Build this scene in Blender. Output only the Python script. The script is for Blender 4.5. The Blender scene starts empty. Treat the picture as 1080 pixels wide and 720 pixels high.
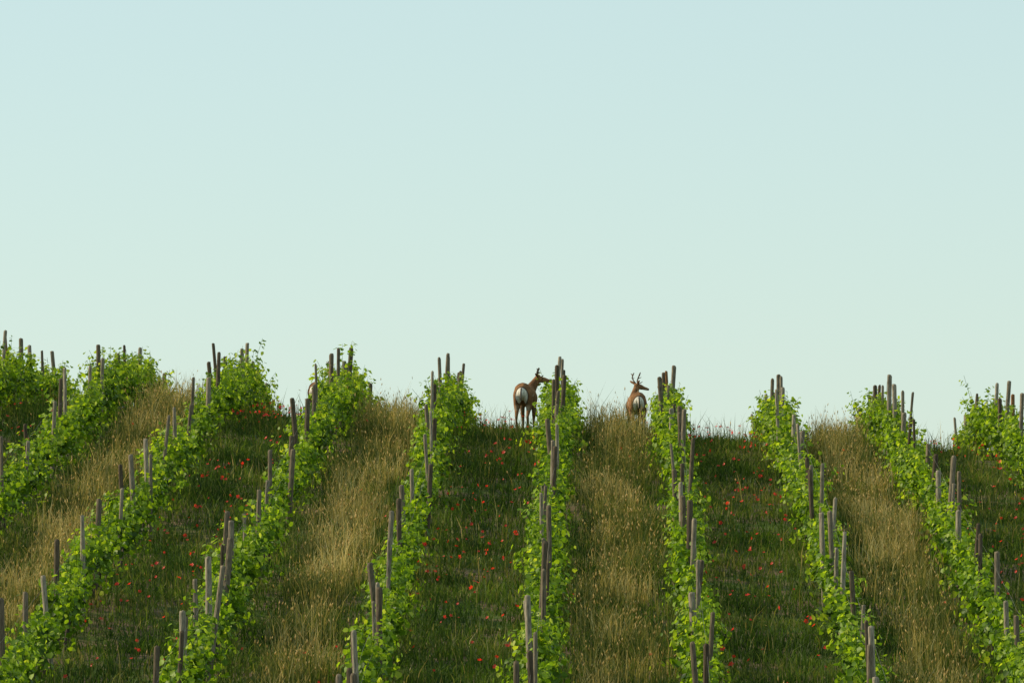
import bpy, math, numpy as np
from mathutils import Vector
rng = np.random.default_rng(7)
scene = bpy.context.scene
try:
    scene.view_settings.view_transform='Standard'; scene.view_settings.look='None'
    scene.view_settings.exposure=0; scene.view_settings.gamma=1
except Exception: pass

# ---------------------------------------------------------------- layout
ROW0=-1.1; SP=2.52
TILT=0.053
FP=6608.0
SUN=Vector((-0.98,0.17,0.0)).normalized()
EL=math.radians(32)
SUNV=Vector((SUN.x*math.cos(EL),SUN.y*math.cos(EL),math.sin(EL)))

ys=np.arange(-600,3001,0.5)
slope=np.where(ys<136,0.1259,np.maximum(0.1259-0.009*(ys-136),-0.11))
slope=np.where(ys>260,-0.11*np.clip(1-(ys-260)/200,0,1),slope)
P=np.cumsum(slope)*0.5
P=P-np.interp(100,ys,P)+(-12.9+12.59)
t=np.clip((62-ys)/62,0,1); t=t*t*(3-2*t)
P=P*(1-t)+(-1.75)*t
def vnoise(x,y,s,seed):
    r=np.random.default_rng(seed); g=r.random((256,256))
    u=np.asarray(x)/s+1000.3; v=np.asarray(y)/s+1000.7
    i=np.floor(u).astype(int); j=np.floor(v).astype(int); fu=u-i; fv=v-j
    fu=fu*fu*(3-2*fu); fv=fv*fv*(3-2*fv)
    a=g[i%256,j%256]; b=g[(i+1)%256,j%256]; c=g[i%256,(j+1)%256]; d=g[(i+1)%256,(j+1)%256]
    return (a*(1-fu)+b*fu)*(1-fv)+(c*(1-fu)+d*fu)*fv
def zg(x,y):
    x=np.asarray(x,float); y=np.asarray(y,float)
    z=np.interp(y,ys,P)-TILT*60*np.tanh(x/60)
    return z+(vnoise(x,y,1.1,3)-.5)*.10+(vnoise(x,y,4.0,4)-.5)*.16

# ---------------------------------------------------------------- helpers
def link(o,parent=None):
    scene.collection.objects.link(o)
    if parent: o.parent=parent
    return o
def empty(name):
    o=bpy.data.objects.new(name,None); return link(o)
def mesh_np(name,V,F,mat=None,parent=None,attrs=None,smooth=False):
    V=np.asarray(V,np.float32); F=np.asarray(F,np.int32)
    me=bpy.data.meshes.new(name)
    me.vertices.add(len(V)); me.vertices.foreach_set('co',V.ravel())
    k=F.shape[1]
    me.loops.add(F.size); me.loops.foreach_set('vertex_index',F.ravel())
    me.polygons.add(len(F)); me.polygons.foreach_set('loop_start',np.arange(0,F.size,k,dtype=np.int32))
    try: me.polygons.foreach_set('loop_total',np.full(len(F),k,np.int32))
    except Exception: pass
    if attrs:
        for an,av in attrs.items():
            a=me.attributes.new(an,'FLOAT','POINT'); a.data.foreach_set('value',np.asarray(av,np.float32).ravel())
    me.update(calc_edges=True)
    if smooth: me.polygons.foreach_set('use_smooth',np.ones(len(F),bool))
    if mat: me.materials.append(mat)
    o=bpy.data.objects.new(name,me); return link(o,parent)
def instance(T,F,pos,R,scale):
    n=len(pos); L=T[None,:,:]*scale[:,None,:]
    V=np.einsum('nij,nvj->nvi',R,L)+pos[:,None,:]
    FF=F[None]+ (np.arange(n)*len(T))[:,None,None]
    return V.reshape(-1,3),FF.reshape(-1,F.shape[1])
def norm(a): return a/np.maximum(np.linalg.norm(a,axis=-1,keepdims=True),1e-6)
def basis(nrm,along):
    z=norm(nrm); y=norm(along-(along*z).sum(-1,keepdims=True)*z); x=np.cross(y,z)
    return np.stack([x,y,z],-1)

def mat_new(name):
    m=bpy.data.materials.new(name); m.use_nodes=True; nt=m.node_tree; nt.nodes.clear()
    out=nt.nodes.new('ShaderNodeOutputMaterial'); return m,nt,out
def ramp(nt,fac,stops):
    r=nt.nodes.new('ShaderNodeValToRGB'); e=r.color_ramp.elements
    e[0].position=stops[0][0]; e[0].color=(*stops[0][1],1)
    e[1].position=stops[-1][0]; e[1].color=(*stops[-1][1],1)
    for p,c in stops[1:-1]:
        q=e.new(p); q.color=(*c,1)
    nt.links.new(fac,r.inputs[0]); return r.outputs[0]
def attr(nt,n):
    a=nt.nodes.new('ShaderNodeAttribute'); a.attribute_name=n; return a.outputs['Fac']
def mixc(nt,f,a,b,mode='MIX'):
    m=nt.nodes.new('ShaderNodeMix'); m.data_type='RGBA'; m.blend_type=mode
    if isinstance(f,(int,float)): m.inputs[0].default_value=f
    else: nt.links.new(f,m.inputs[0])
    for s,v in ((6,a),(7,b)):
        if isinstance(v,tuple): m.inputs[s].default_value=(*v,1)
        else: nt.links.new(v,m.inputs[s])
    return m.outputs[2]
def noise(nt,scale,detail=4,vec=None,rough=.55):
    n=nt.nodes.new('ShaderNodeTexNoise'); n.inputs['Scale'].default_value=scale; n.inputs['Detail'].default_value=detail
    n.inputs['Roughness'].default_value=rough
    if vec: nt.links.new(vec,n.inputs['Vector'])
    return n.outputs[0]
def objco(nt,scale=None):
    t=nt.nodes.new('ShaderNodeTexCoord')
    if not scale: return t.outputs['Object']
    m=nt.nodes.new('ShaderNodeMapping'); m.inputs['Scale'].default_value=scale
    nt.links.new(t.outputs['Object'],m.inputs['Vector']); return m.outputs[0]
def leafy(name,stops,trans,tmix,rough=.5,noise_sc=.6,dark=(.5,1.0),hg=None):
    m,nt,out=mat_new(name)
    c=ramp(nt,attr(nt,'rnd'),stops)
    nz=noise(nt,noise_sc,3,objco(nt))
    k=ramp(nt,nz,[(.3,(dark[0],)*3),(.7,(dark[1],)*3)])
    c=mixc(nt,1.0,c,k,'MULTIPLY')
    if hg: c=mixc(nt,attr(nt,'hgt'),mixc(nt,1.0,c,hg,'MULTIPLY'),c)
    b=nt.nodes.new('ShaderNodeBsdfPrincipled'); b.inputs['Roughness'].default_value=rough
    b.inputs['Specular IOR Level'].default_value=.2
    nt.links.new(c,b.inputs['Base Color'])
    t=nt.nodes.new('ShaderNodeBsdfTranslucent')
    nt.links.new(mixc(nt,1.0,c,trans,'MULTIPLY'),t.inputs['Color'])
    mx=nt.nodes.new('ShaderNodeMixShader'); mx.inputs[0].default_value=tmix
    nt.links.new(b.outputs[0],mx.inputs[1]); nt.links.new(t.outputs[0],mx.inputs[2]); nt.links.new(mx.outputs[0],out.inputs[0])
    return m

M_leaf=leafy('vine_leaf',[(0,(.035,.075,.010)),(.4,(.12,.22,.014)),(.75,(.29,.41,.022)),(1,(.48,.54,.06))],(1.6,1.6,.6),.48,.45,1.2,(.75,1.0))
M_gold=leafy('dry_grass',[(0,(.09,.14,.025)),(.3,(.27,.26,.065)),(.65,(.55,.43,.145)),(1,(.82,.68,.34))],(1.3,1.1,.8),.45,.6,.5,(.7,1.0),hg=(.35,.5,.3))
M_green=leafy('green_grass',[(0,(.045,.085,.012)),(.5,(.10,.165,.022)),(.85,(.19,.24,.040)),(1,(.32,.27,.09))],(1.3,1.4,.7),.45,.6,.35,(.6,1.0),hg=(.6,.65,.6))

m,nt,out=mat_new('poppy_petal')
b=nt.nodes.new('ShaderNodeBsdfPrincipled'); nt.links.new(ramp(nt,attr(nt,'rnd'),[(0,(.60,.010,.008)),(1,(.90,.05,.02))]),b.inputs['Base Color']); b.inputs['Roughness'].default_value=.5
tr=nt.nodes.new('ShaderNodeBsdfTranslucent'); tr.inputs[0].default_value=(.98,.04,.02,1)
mx=nt.nodes.new('ShaderNodeMixShader'); mx.inputs[0].default_value=.5
nt.links.new(b.outputs[0],mx.inputs[1]); nt.links.new(tr.outputs[0],mx.inputs[2]); nt.links.new(mx.outputs[0],out.inputs[0]); M_pop=m

m,nt,out=mat_new('weathered_wood')
b=nt.nodes.new('ShaderNodeBsdfPrincipled'); b.inputs['Roughness'].default_value=.9; b.inputs['Specular IOR Level'].default_value=.12
c=ramp(nt,attr(nt,'rnd'),[(0,(.10,.074,.047)),(.5,(.20,.16,.108)),(.92,(.36,.31,.23)),(1,(.28,.14,.06))])
g=ramp(nt,noise(nt,9,5,objco(nt,(6,6,.7))),[(.3,(.35,.35,.35)),(.7,(1.2,1.2,1.2))])
nt.links.new(mixc(nt,1.0,c,g,'MULTIPLY'),b.inputs['Base Color'])
bp=nt.nodes.new('ShaderNodeBump'); bp.inputs['Strength'].default_value=.7; bp.inputs['Distance'].default_value=.012
nt.links.new(noise(nt,12,4,objco(nt,(6,6,.6))),bp.inputs['Height']); nt.links.new(bp.outputs[0],b.inputs['Normal'])
nt.links.new(b.outputs[0],out.inputs[0]); M_wood=m
m,nt,out=mat_new('vine_bark')
b=nt.nodes.new('ShaderNodeBsdfPrincipled'); b.inputs['Roughness'].default_value=.9
nt.links.new(ramp(nt,noise(nt,14,4,objco(nt)),[(.3,(.03,.02,.014)),(.7,(.10,.07,.05))]),b.inputs['Base Color']); nt.links.new(b.outputs[0],out.inputs[0]); M_bark=m
m,nt,out=mat_new('wire_steel')
b=nt.nodes.new('ShaderNodeBsdfPrincipled'); b.inputs['Roughness'].default_value=.6; b.inputs['Metallic'].default_value=.3
nt.links.new(ramp(nt,noise(nt,3,2,objco(nt)),[(.3,(.12,.10,.08)),(.7,(.2,.18,.16))]),b.inputs['Base Color']); nt.links.new(b.outputs[0],out.inputs[0]); M_wire=m

# ground
m,nt,out=mat_new('soil_and_turf')
b=nt.nodes.new('ShaderNodeBsdfPrincipled'); b.inputs['Roughness'].default_value=.95; b.inputs['Specular IOR Level'].default_value=.1
oc=objco(nt)
soil=ramp(nt,noise(nt,5,8,oc,.7),[(.3,(.08,.055,.032)),(.55,(.155,.108,.064)),(.75,(.25,.18,.11))])
turf=ramp(nt,noise(nt,9,6,oc,.7),[(.3,(.035,.06,.012)),(.6,(.075,.11,.022)),(.8,(.13,.14,.035))])
f=ramp(nt,noise(nt,.9,5,oc),[(.44,(0,0,0)),(.58,(1,1,1))])
nt.links.new(mixc(nt,f,soil,turf),b.inputs['Base Color'])
bp=nt.nodes.new('ShaderNodeBump'); bp.inputs['Strength'].default_value=.8; bp.inputs['Distance'].default_value=.05
nt.links.new(noise(nt,12,6,oc),bp.inputs['Height']); nt.links.new(bp.outputs[0],b.inputs['Normal'])
nt.links.new(b.outputs[0],out.inputs[0]); M_ground=m

xs=np.unique(np.concatenate([-np.geomspace(20,1500,40),np.arange(-20,18,.25),np.geomspace(18,1500,40)]))
yy=np.unique(np.concatenate([-np.geomspace(1,500,20)+1,np.linspace(0,80,60),np.arange(80,165,.25),np.geomspace(165,2800,70)]))
X,Y=np.meshgrid(xs,yy,indexing='ij'); Z=zg(X,Y)
V=np.stack([X,Y,Z],-1).reshape(-1,3); nx,ny=X.shape
idx=np.arange(nx*ny).reshape(nx,ny)
F=np.stack([idx[:-1,:-1],idx[1:,:-1],idx[1:,1:],idx[:-1,1:]],-1).reshape(-1,4)
mesh_np('ground',V,F,M_ground,smooth=True)

# ---------------------------------------------------------------- vine rows
LT=np.array([[0,0,0],[.42,.02,.10],[.52,.55,.12],[0,1,-.04],[-.52,.55,.12],[-.42,.02,.10]],float); LT[:,1]-=.4
LF=np.array([[0,1,2,3],[0,3,4,5]])
def tube_inst(P0,P1,r0,r1,sides=6):
    P0=np.asarray(P0,float);P1=np.asarray(P1,float);n=len(P0)
    d=norm(P1-P0); a=np.where(np.abs(d[:,2:3])<.9,np.array([[0,0,1.]]),np.array([[1.,0,0]]))
    u=norm(np.cross(d,a)); v=np.cross(d,u)
    an=np.arange(sides)/sides*2*np.pi
    ring=u[:,None,:]*np.cos(an)[None,:,None]+v[:,None,:]*np.sin(an)[None,:,None]
    r0=np.broadcast_to(r0,(n,)); r1=np.broadcast_to(r1,(n,))
    V=np.concatenate([P0[:,None]+ring*r0[:,None,None],P1[:,None]+ring*r1[:,None,None]],1)
    i=np.arange(sides); j=(i+1)%sides
    F=np.stack([i,j,j+sides,i+sides],-1)
    FF=F[None]+(np.arange(n)*2*sides)[:,None,None]
    return V.reshape(-1,3),FF.reshape(-1,4)
S=10
def post_template():
    rings=[(-.25,1.05),(.4,1.03),(1.1,.98),(1.66,.94),(1.695,.80),(1.705,.01)]
    an=np.arange(S)/S*2*np.pi; V=[]
    for z,r in rings:
        V+= [[math.cos(a)*r,math.sin(a)*r,z] for a in an]
    F=[]
    for k in range(len(rings)-1):
        for i in range(S):
            j=(i+1)%S; F.append([k*S+i,k*S+j,(k+1)*S+j,(k+1)*S+i])
    return np.array(V),np.array(F)
PT,PF=post_template()

YA,YB=80,168
for k in range(-6,8):
    rx=ROW0+SP*k
    R=np.random.default_rng(100+k)
    root=empty('vine_row'); 
    wob=lambda y: rx+(vnoise(y,y*0+k*7.3,9,11)-.5)*.22
    # posts
    py=np.arange(YA+R.random()*3,YB,3.05); py=py+R.normal(0,.45,len(py))
    extra=py[R.random(len(py))<.16]+R.uniform(.4,1.2); py=np.concatenate([py,extra]); n=len(py)
    px=wob(py)+R.normal(0,.07,n); pz=zg(px,py)
    lean=R.normal(0,.055,(n,2)); up=norm(np.stack([lean[:,0],lean[:,1],np.ones(n)],-1))
    ang=R.random(n)*6.28; al=np.stack([np.cos(ang),np.sin(ang),0*ang],-1)
    rad=R.uniform(.029,.055,n); hs=R.uniform(.84,1.12,n)
    V,F=instance(PT,PF,np.stack([px,py,pz],-1),basis(up,al),np.stack([rad,rad,hs],-1))
    V+=R.normal(0,.004,V.shape)
    rn=np.where(R.random(n)<.03,1.0,R.random(n)*.92)
    mesh_np('wooden_posts',V,F,M_wood,root,{'rnd':np.repeat(rn,len(PT))},smooth=False)
    # wires
    wy=np.arange(YA,YB,1.7)
    segs=[]
    for h in (.62,1.0,1.4):
        q=np.stack([wob(wy)+.055,wy,zg(rx+0*wy,wy)+h],-1); segs.append((q[:-1],q[1:]))
    V,F=tube_inst(np.concatenate([s[0] for s in segs]),np.concatenate([s[1] for s in segs]),.0018,.0018,4)
    mesh_np('trellis_wires',V,F,M_wire,root)
    # vines
    vy=np.arange(YA+.5,YB,.9); vy=vy+R.normal(0,.10,len(vy)); 
    vy=vy[(R.random(len(vy))>.025)|(vy>130)]
    vx=wob(vy)+R.normal(0,.05,len(vy)); vz=zg(vx,vy); nv=len(vy)
    mid=np.stack([vx+R.normal(0,.05,nv),vy+R.normal(0,.07,nv),vz+.28],-1)
    top=np.stack([vx+R.normal(0,.04,nv),vy+R.normal(0,.10,nv),vz+.50],-1)
    bse=np.stack([vx,vy,vz-.05],-1)
    V1,F1=tube_inst(bse,mid,.032,.024); V2,F2=tube_inst(mid,top,.024,.02)
    arm=top.copy(); arm[:,1]+=R.choice([-1,1],nv)*.42; arm[:,2]+=.05
    V3,F3=tube_inst(top,arm,.018,.010)
    V=np.concatenate([V1,V2,V3]); F=np.concatenate([F1,F2+len(V1),F3+len(V1)+len(V2)])
    mesh_np('vine_trunks',V,F,M_bark,root)
    # shoots
    grow=np.interp(vy,[80,112,128,138,146,175],[.82,.84,.90,1.0,1.04,1.0])
    vig=grow*np.clip(R.normal(1,.18,nv)+(vnoise(vy,vy*0+k*3.1,3,21)-.5)*.45,.5,1.4)
    ns=np.maximum(6,(18*vig*np.where(vy>132,1.15,1)).astype(int)); vi=np.repeat(np.arange(nv),ns); N=len(vi)
    b0=top[vi]+np.stack([R.normal(0,.06,N),R.normal(0,.28,N),R.normal(0,.05,N)],-1)
    side=R.normal(0,.27,N)
    d=norm(np.stack([side,R.normal(0,.22,N),np.ones(N)],-1))
    Ls=np.clip(R.normal(.58,.15,N),.22,.88)*vig[vi]
    stray=R.random(N)<.05; Ls[stray]*=1.38
    droop=R.random(N)<.30
    d[droop]=norm(np.stack([np.sign(side[droop])*R.uniform(.4,1.0,droop.sum()),R.normal(0,.4,droop.sum()),R.uniform(-.7,.5,droop.sum())],-1)); Ls[droop]*=.62
    nl=np.maximum(5,(Ls*26).astype(int)); si=np.repeat(np.arange(N),nl); M=len(si)
    tt=R.random(M)**.95
    p=b0[si]+d[si]*(tt*Ls[si])[:,None]
    p[:,0]+=np.sign(d[si][:,0])*tt**2*.05; p[:,2]-=(tt**3)*.06*np.abs(d[si][:,0])*4
    p+=R.normal(0,1,(M,3))*np.array([.05,.06,.05])
    q=R.random(M)<.06; p[q,2]-=R.uniform(.1,.45,q.sum())
    out_=p-np.stack([wob(p[:,1]),p[:,1],zg(rx+0*p[:,1],p[:,1])+.7],-1)
    nr=norm(out_*np.array([1.8,0,.8])+R.normal(0,.50,(M,3))+np.array([0,-.15,.35]))
    al=norm(R.normal(0,.7,(M,3))+np.array([0,0,-.8]))
    sz=R.uniform(.08,.15,M)*(1-.35*tt)
    V,F=instance(LT,LF,p,basis(nr,al),np.stack([sz,sz,sz],-1))
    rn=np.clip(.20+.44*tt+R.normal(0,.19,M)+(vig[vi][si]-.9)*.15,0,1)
    mesh_np('vine_leaves',V,F,M_leaf,root,{'rnd':np.repeat(rn,6)})
    V,F=tube_inst(b0,b0+d*Ls[:,None]*1.0,.006,.003,4)
    mesh_np('vine_shoots',V,F,M_leaf,root,{'rnd':np.full(len(V),.35)})

# ---------------------------------------------------------------- grass
def blades(name,x,y,h,w,rn,mat,seed,bend=.35,parent=None):
    R=np.random.default_rng(seed); n=len(x); z=zg(x,y)-.02
    a=R.normal(0,.8,n); wd=np.stack([np.cos(a),np.sin(a),0*a],-1)
    b=R.random(n)*2*np.pi; bd=np.stack([np.cos(b),np.sin(b),0*b],-1)*(h*bend*R.random(n))[:,None]
    p0=np.stack([x,y,z],-1); up=np.array([0,0,1.])
    p1=p0+up*(h*.55)[:,None]+bd*.3; p2=p0+up*(h*(1-.25*R.random(n)))[:,None]+bd
    W=wd*w[:,None]/2
    V=np.stack([p0-W,p0+W,p1+W*.8,p1-W*.8,p2],1)
    T=np.array([[0,1,2],[0,2,3],[3,2,4]])
    F=T[None]+(np.arange(n)*5)[:,None,None]
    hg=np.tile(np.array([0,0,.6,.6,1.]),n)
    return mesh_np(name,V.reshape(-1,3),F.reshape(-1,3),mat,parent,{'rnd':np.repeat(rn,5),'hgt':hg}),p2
def lane(x):
    q=(x-ROW0)/SP; i=np.floor(q).astype(int); return i,q-i
X0,X1,Y0,Y1=-18.0,14.0,93.0,151.0
def scatter(n):
    x=rng.uniform(X0,X1,n); y=rng.uniform(Y0,Y1,n)
    k=(x>-.0970*y-2.2)&(x<.0670*y+2.2); return x[k],y[k]
x,y=scatter(460000)
li,u=lane(x); dens=vnoise(x,y,.55,31)*.8+vnoise(x,y,2.2,32)*.7-.12
keep=dens>rng.random(len(x))*.9
x,y,u,li=x[keep],y[keep],u[keep],li[keep]
h=rng.gamma(5,.036,len(x))*(.4+1.2*vnoise(x,y,.8,33)); w=rng.uniform(.012,.026,len(x))
rn=np.clip(rng.normal(.45,.22,len(x))+(vnoise(x,y,1.6,34)-.5)*.9,0,1)
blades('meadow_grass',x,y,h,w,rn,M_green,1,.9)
# tall dry grass in alternate lanes
x,y=scatter(410000); li,u=lane(x)
hw=.17+.14*vnoise(y,li*9.,2.4,45)
prof=np.exp(-((u-.52-(vnoise(y,li*5.,4,40)-.5)*.22)/hw)**4)
prof=np.where(li%2==0,prof,prof*.015)*np.clip(-.12+1.6*vnoise(x,y,.6,41),0.04,1)
keep=prof>rng.random(len(x))*.85
x,y,u,li,prof=x[keep],y[keep],u[keep],li[keep],prof[keep]
h=rng.uniform(.25,.80,len(x))*(.25+1.25*vnoise(x,y,.9,42))*np.interp(y,[90,130,146],[.95,1.0,1.3]); w=rng.uniform(.007,.015,len(x))
rn=np.clip(rng.normal(.46,.25,len(x))+(vnoise(x,y,1.2,43)-.5)*1.2-np.abs(u-.52)*.5,0,1)
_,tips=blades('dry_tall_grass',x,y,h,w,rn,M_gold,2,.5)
# seed heads
s=rng.random(len(tips))<.15; tp=tips[s]; ns_=len(tp)
HT=np.array([[0,0,-.5],[.5,0,0],[0,.5,0],[-.5,0,0],[0,-.5,0],[0,0,.5]],float)
HF=np.array([[0,1,2],[0,2,3],[0,3,4],[0,4,1],[5,2,1],[5,3,2],[5,4,3],[5,1,4]])
up=norm(rng.normal(0,.25,(ns_,3))+np.array([0,0,1.])); al=rng.normal(0,1,(ns_,3))
sc=np.stack([rng.uniform(.014,.026,ns_)]*2+[rng.uniform(.06,.12,ns_)],-1)
V,F=instance(HT,HF,tp,basis(up,al),sc)
mesh_np('grass_seed_heads',V,F,M_gold,None,{'rnd':np.repeat(rng.uniform(.4,1,ns_),6),'hgt':np.ones(ns_*6)})
x,y=scatter(28000); keep=vnoise(x,y,.9,51)>.45+.3*rng.random(len(x)); x,y=x[keep],y[keep]
h=rng.uniform(.2,.65,len(x))*np.where(y>140,1.5,1); w=rng.uniform(.008,.018,len(x))
blades('tall_weeds',x,y,h,w,rng.uniform(0,.36,len(x)),M_gold,3,.4)

# poppies
x,y=scatter(14500); li,u=lane(x)
pr=np.where(li%2==1,1.0,.06)*np.clip((vnoise(x,y,1.0,61)-.30)*2,0.10,.8)*np.interp(y,[90,115,150],[.34,.45,.55])*np.where((u>.12)&(u<.88),1,.3)
keep=pr>rng.random(len(x)); x,y=x[keep],y[keep]; n=len(x); h=rng.uniform(.26,.52,n); z=zg(x,y)
pop=empty('poppies')
PV=[[0,0,0]]; PFc=[]
for i in range(5):
    a=i/5*2*math.pi
    for da,rr,zz in ((-.5,.75,.35),(0,1.05,.5),(.5,.75,.35)):
        PV.append([math.cos(a+da)*rr,math.sin(a+da)*rr,zz+.05*(i%2)])
    PFc.append([0,1+3*i,2+3*i,3+3*i])
up=norm(rng.normal(0,.5,(n,3))+np.array([-.2,-.4,.7])); al=rng.normal(0,1,(n,3)); sz=rng.uniform(.020,.046,n)
V,F=instance(np.array(PV),np.array(PFc),np.stack([x,y,z+h],-1),basis(up,al),np.stack([sz,sz,sz],-1))
mesh_np('petals',V,F,M_pop,pop,{'rnd':np.repeat(rng.random(n),len(PV))})
V,F=tube_inst(np.stack([x,y,z],-1),np.stack([x,y,z+h],-1),.005,.004,4)
mesh_np('stems',V,F,M_green,pop,{'rnd':np.full(len(V),.5),'hgt':np.ones(len(V))})

# ---------------------------------------------------------------- deer
def ico(sub=2):
    import bmesh
    bm=bmesh.new(); bmesh.ops.create_icosphere(bm,subdivisions=sub,radius=1)
    V=np.array([v.co[:] for v in bm.verts]); F=np.array([[v.index for v in f.verts] for f in bm.faces]); bm.free(); return V,F
IV,IF=ico(2)
def body_mesh(chains,voxel,smooth_it):
    Ps=[];Rs=[]
    for ch in chains:
        for (p0,r0),(p1,r1) in zip(ch[:-1],ch[1:]):
            p0=np.array(p0,float);p1=np.array(p1,float)
            r0=np.array(r0 if hasattr(r0,'__len__') else (r0,)*3,float); r1=np.array(r1 if hasattr(r1,'__len__') else (r1,)*3,float)
            L=np.linalg.norm(p1-p0); k=max(2,int(L/(min(r0.min(),r1.min())*.35))+1)
            for q in np.linspace(0,1,k): Ps.append(p0*(1-q)+p1*q); Rs.append(r0*(1-q)+r1*q)
    n=len(Ps); V,F=instance(IV,IF,np.array(Ps),np.tile(np.eye(3),(n,1,1)),np.array(Rs))
    o=mesh_np('tmp',V,F)
    md=o.modifiers.new('r','REMESH'); md.mode='VOXEL'; md.voxel_size=voxel
    ms=o.modifiers.new('s','SMOOTH'); ms.iterations=smooth_it; ms.factor=.5
    dg=bpy.context.evaluated_depsgraph_get(); ev=o.evaluated_get(dg)
    me=bpy.data.meshes.new_from_object(ev)
    bpy.data.objects.remove(o,do_unlink=True)
    me.polygons.foreach_set('use_smooth',np.ones(len(me.polygons),bool))
    return me
m,nt,out=mat_new('deer_coat')
b=nt.nodes.new('ShaderNodeBsdfPrincipled'); b.inputs['Roughness'].default_value=.9; b.inputs['Specular IOR Level'].default_value=.1
vc=nt.nodes.new('ShaderNodeVertexColor'); vc.layer_name='coat'
g=ramp(nt,noise(nt,26,6,objco(nt,(1,1,.5)),.7),[(.3,(.5,.5,.5)),(.7,(1.2,1.2,1.2))])
nt.links.new(mixc(nt,1.0,vc.outputs[0],g,'MULTIPLY'),b.inputs['Base Color'])
bp=nt.nodes.new('ShaderNodeBump'); bp.inputs['Strength'].default_value=.7; bp.inputs['Distance'].default_value=.012
nt.links.new(noise(nt,50,4,objco(nt,(1,1,.3))),bp.inputs['Height']); nt.links.new(bp.outputs[0],b.inputs['Normal'])
nt.links.new(b.outputs[0],out.inputs[0]); M_coat=m
m,nt,out=mat_new('antler_velvet')
b=nt.nodes.new('ShaderNodeBsdfPrincipled'); b.inputs['Roughness'].default_value=.9
nt.links.new(ramp(nt,noise(nt,30,3,objco(nt)),[(.3,(.08,.05,.03)),(.7,(.16,.11,.07))]),b.inputs['Base Color']); nt.links.new(b.outputs[0],out.inputs[0]); M_ant=m
m,nt,out=mat_new('deer_eye')
b=nt.nodes.new('ShaderNodeBsdfPrincipled'); b.inputs['Roughness'].default_value=.15
nt.links.new(ramp(nt,noise(nt,20,1,objco(nt)),[(0,(.01,.007,.005)),(1,(.02,.012,.008))]),b.inputs['Base Color']); nt.links.new(b.outputs[0],out.inputs[0]); M_eye=m

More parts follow.
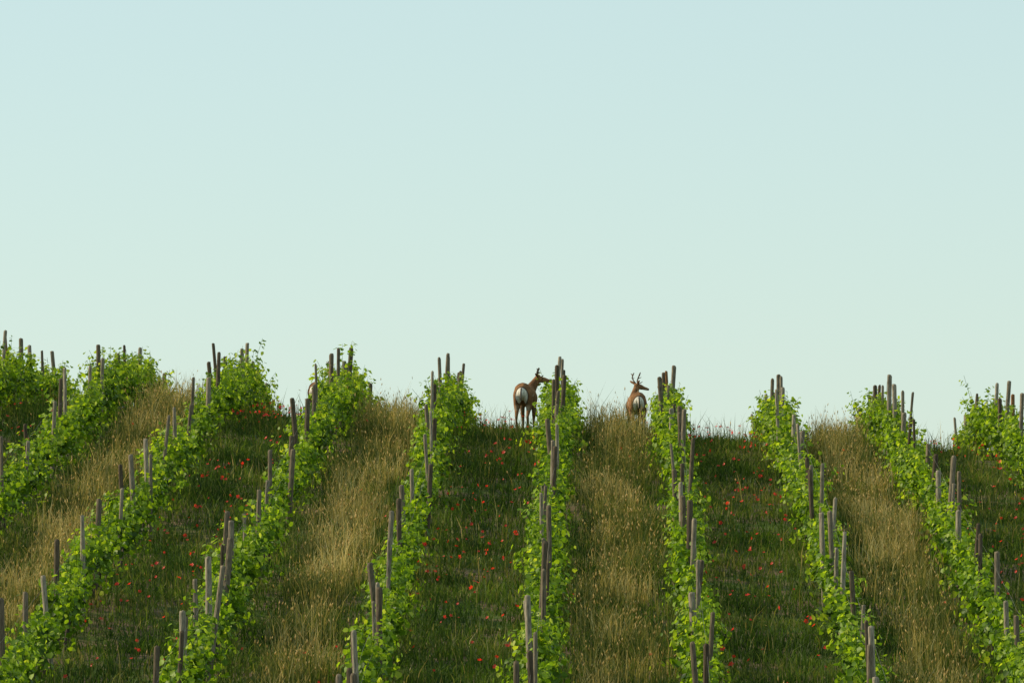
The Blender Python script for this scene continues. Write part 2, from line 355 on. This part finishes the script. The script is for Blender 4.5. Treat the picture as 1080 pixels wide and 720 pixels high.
def deer(loc,scale,yaw,head_yaw,head_pitch=-.15,neck=(0.05,0.62,1.30),ant=1.0):
    root=empty('deer')
    nk=np.array(neck,float)
    hf=np.array([math.sin(head_yaw)*math.cos(head_pitch),math.cos(head_yaw)*math.cos(head_pitch),math.sin(head_pitch)])
    hs=np.array([math.cos(head_yaw),-math.sin(head_yaw),0.]); hu=np.cross(hs,hf)
    H=lambda s,f,u: nk+hs*s+hf*f+hu*u
    ch=[[((0,-.54,.86),(.11,.10,.13)),((0,-.42,.88),(.185,.16,.19)),((0,-.18,.83),(.20,.16,.20)),((0,.08,.80),(.205,.16,.215)),((0,.32,.82),(.175,.15,.24)),((0,.46,.90),(.115,.12,.17)),
         ((nk[0]*.4,.54,1.06),(.085,.09,.11)),((nk[0]*.8,.60,1.20),(.066,.07,.08)),(tuple(H(0,0,0)),.062)]]
    ch.append([(tuple(H(0,-.02,.01)),.068),(tuple(H(0,.08,.0)),.060),(tuple(H(0,.17,-.02)),.042),(tuple(H(0,.26,-.035)),.034),(tuple(H(0,.29,-.04)),.028)])
    for s in (-1,1):
        ch.append([((s*.10,-.42,.80),(.10,.15,.17)),((s*.125,-.34,.62),(.075,.11,.10)),((s*.12,-.44,.49),(.045,.055,.06)),((s*.115,-.53,.37),(.030,.036,.036)),
                   ((s*.115,-.50,.20),.023),((s*.115,-.485,.09),.025),((s*.115,-.45,.03),(.027,.036,.03))])
        ch.append([((s*.115,.34,.78),(.075,.10,.14)),((s*.12,.30,.60),(.055,.065,.08)),((s*.11,.34,.36),(.031,.034,.034)),((s*.11,.34,.16),.021),((s*.11,.345,.09),.024),((s*.11,.375,.03),(.026,.036,.03))])
        ch.append([(tuple(H(s*.05,-.03,.05)),.018),(tuple(H(s*.10,-.05,.085)),(.026,.026,.03)),(tuple(H(s*.155,-.07,.11)),(.024,.024,.026)),(tuple(H(s*.19,-.08,.125)),.010)])
    ch.append([((0,-.60,.92),.035),((0,-.655,.84),.028),((0,-.665,.70),.018)])
    me=body_mesh(ch,.0115,5)
    n=len(me.vertices); co=np.zeros(n*3,np.float32); me.vertices.foreach_get('co',co); co=co.reshape(-1,3)
    x,y,z=co.T
    col=np.tile(np.array([.27,.135,.062]),(n,1))
    def mixin(mask,c):
        mask=np.clip(mask,0,1)[:,None]; col[:]=col*(1-mask)+np.array(c)*mask
    mixin((z-.93)*6*(y<.5)*(y>-.5),(.16,.08,.038))
    mixin((.70-z)*7*(np.abs(x)<.16)*(z>.5),(.30,.21,.13))
    mixin((.5-z)*3,(.20,.125,.072))
    sp=vnoise(y*1,z*1+x*.3,.045,77); mixin(((sp-.80)*12)*(z>.72)*(z<.98)*(np.abs(y)<.5),(.42,.32,.22))
    r=np.sqrt((x/.12)**2+((z-.78)/.17)**2); rear=(y<-.45)
    mixin(((1.24-r)*8)*rear,(.06,.035,.022)); mixin(((1.07-r)*8)*rear,(.80,.74,.64))
    mixin(((.020-np.abs(x))*120)*(y<-.615)*(z>.66),(.04,.025,.018))
    hr=(co-nk)@hf
    dist=np.linalg.norm(co-nk,axis=1)
    head=(dist<.34)&(z>1.05)
    mixin(head*(hr-.26)*30,(.02,.015,.012)); mixin(head*(hr>.13)*(hr<.26)*((co-nk)@hu<-.04)*.8,(.38,.31,.23))
    mixin((.055-z)*100,(.02,.016,.013))
    ca=me.color_attributes.new('coat','FLOAT_COLOR','POINT')
    ca.data.foreach_set('color',np.concatenate([col,np.ones((n,1))],1).astype(np.float32).ravel())
    me.materials.clear(); me.materials.append(M_coat); me.name='body'
    ob=link(bpy.data.objects.new('body',me),root)
    ac=[]
    for s in (-1,1):
        A=lambda o,f,u: tuple(H(s*o*ant,f*ant,u*ant))
        ac.append([(A(.035,-.01,.06),.018),(A(.09,-.08,.17),.016),(A(.17,-.10,.27),.015),(A(.19,-.06,.38),.017),(A(.18,-.03,.44),.010)])
        ac.append([(A(.045,-.01,.08),.014),(A(.08,.08,.13),.011),(A(.09,.13,.17),.007)])
        ac.append([(A(.15,-.09,.24),.012),(A(.20,.0,.29),.008)])
        ac.append([(A(.19,-.07,.35),.013),(A(.25,-.10,.42),.008)])
    me=body_mesh(ac,.007,2); me.materials.clear(); me.materials.append(M_ant); link(bpy.data.objects.new('antlers',me),root)
    E=np.array([H(.052,.06,.02),H(-.052,.06,.02)]); V,F=instance(IV,IF,E,np.tile(np.eye(3),(2,1,1)),np.full((2,3),.014)); mesh_np('eyes',V,F,M_eye,root,smooth=True)
    root.location=(loc[0],loc[1],float(zg(loc[0],loc[1]))); root.scale=(scale,)*3; root.rotation_euler=(0,0,yaw)
    return root
deer((-1.86,144.0),1.13,math.radians(-8),math.radians(85),.0,neck=(.20,.58,1.16),ant=.55)
deer((0.68,146.0),1.06,math.radians(6),math.radians(62),-.05,neck=(.10,.60,1.22),ant=.70)
deer((-6.84,149.8),1.00,math.radians(-15),math.radians(60),0.0,ant=.7)

# ---------------------------------------------------------------- light / world / camera
w=bpy.data.worlds.new('World'); scene.world=w; w.use_nodes=True; nt=w.node_tree; nt.nodes.clear()
sky=nt.nodes.new('ShaderNodeTexSky'); sky.sky_type='NISHITA'; sky.sun_disc=False
sky.sun_elevation=EL; sky.sun_rotation=math.atan2(SUN.x,SUN.y); sky.altitude=100; sky.air_density=1.0; sky.dust_density=.6; sky.ozone_density=2.0
bg=nt.nodes.new('ShaderNodeBackground'); bg.inputs[1].default_value=.148
out=nt.nodes.new('ShaderNodeOutputWorld')
hz=mixc(nt,.58,sky.outputs[0],(4.35,5.6,5.1))   # even thin haze over the clear sky
nt.links.new(hz,bg.inputs[0]); nt.links.new(bg.outputs[0],out.inputs[0])
L=bpy.data.lights.new('sun','SUN'); L.energy=5.0; L.angle=math.radians(.5); L.color=(1,.86,.62)
lo=link(bpy.data.objects.new('sun',L)); lo.rotation_euler=SUNV.to_track_quat('Z','Y').to_euler(); lo.location=SUNV*50
cam=bpy.data.cameras.new('camera'); cam.sensor_width=36; cam.lens=FP/1080*36; cam.clip_end=6000; cam.clip_start=.5
co=link(bpy.data.objects.new('camera',cam)); co.location=(0,0,0); co.rotation_euler=(math.pi/2+.05,0,.01513)
scene.camera=co
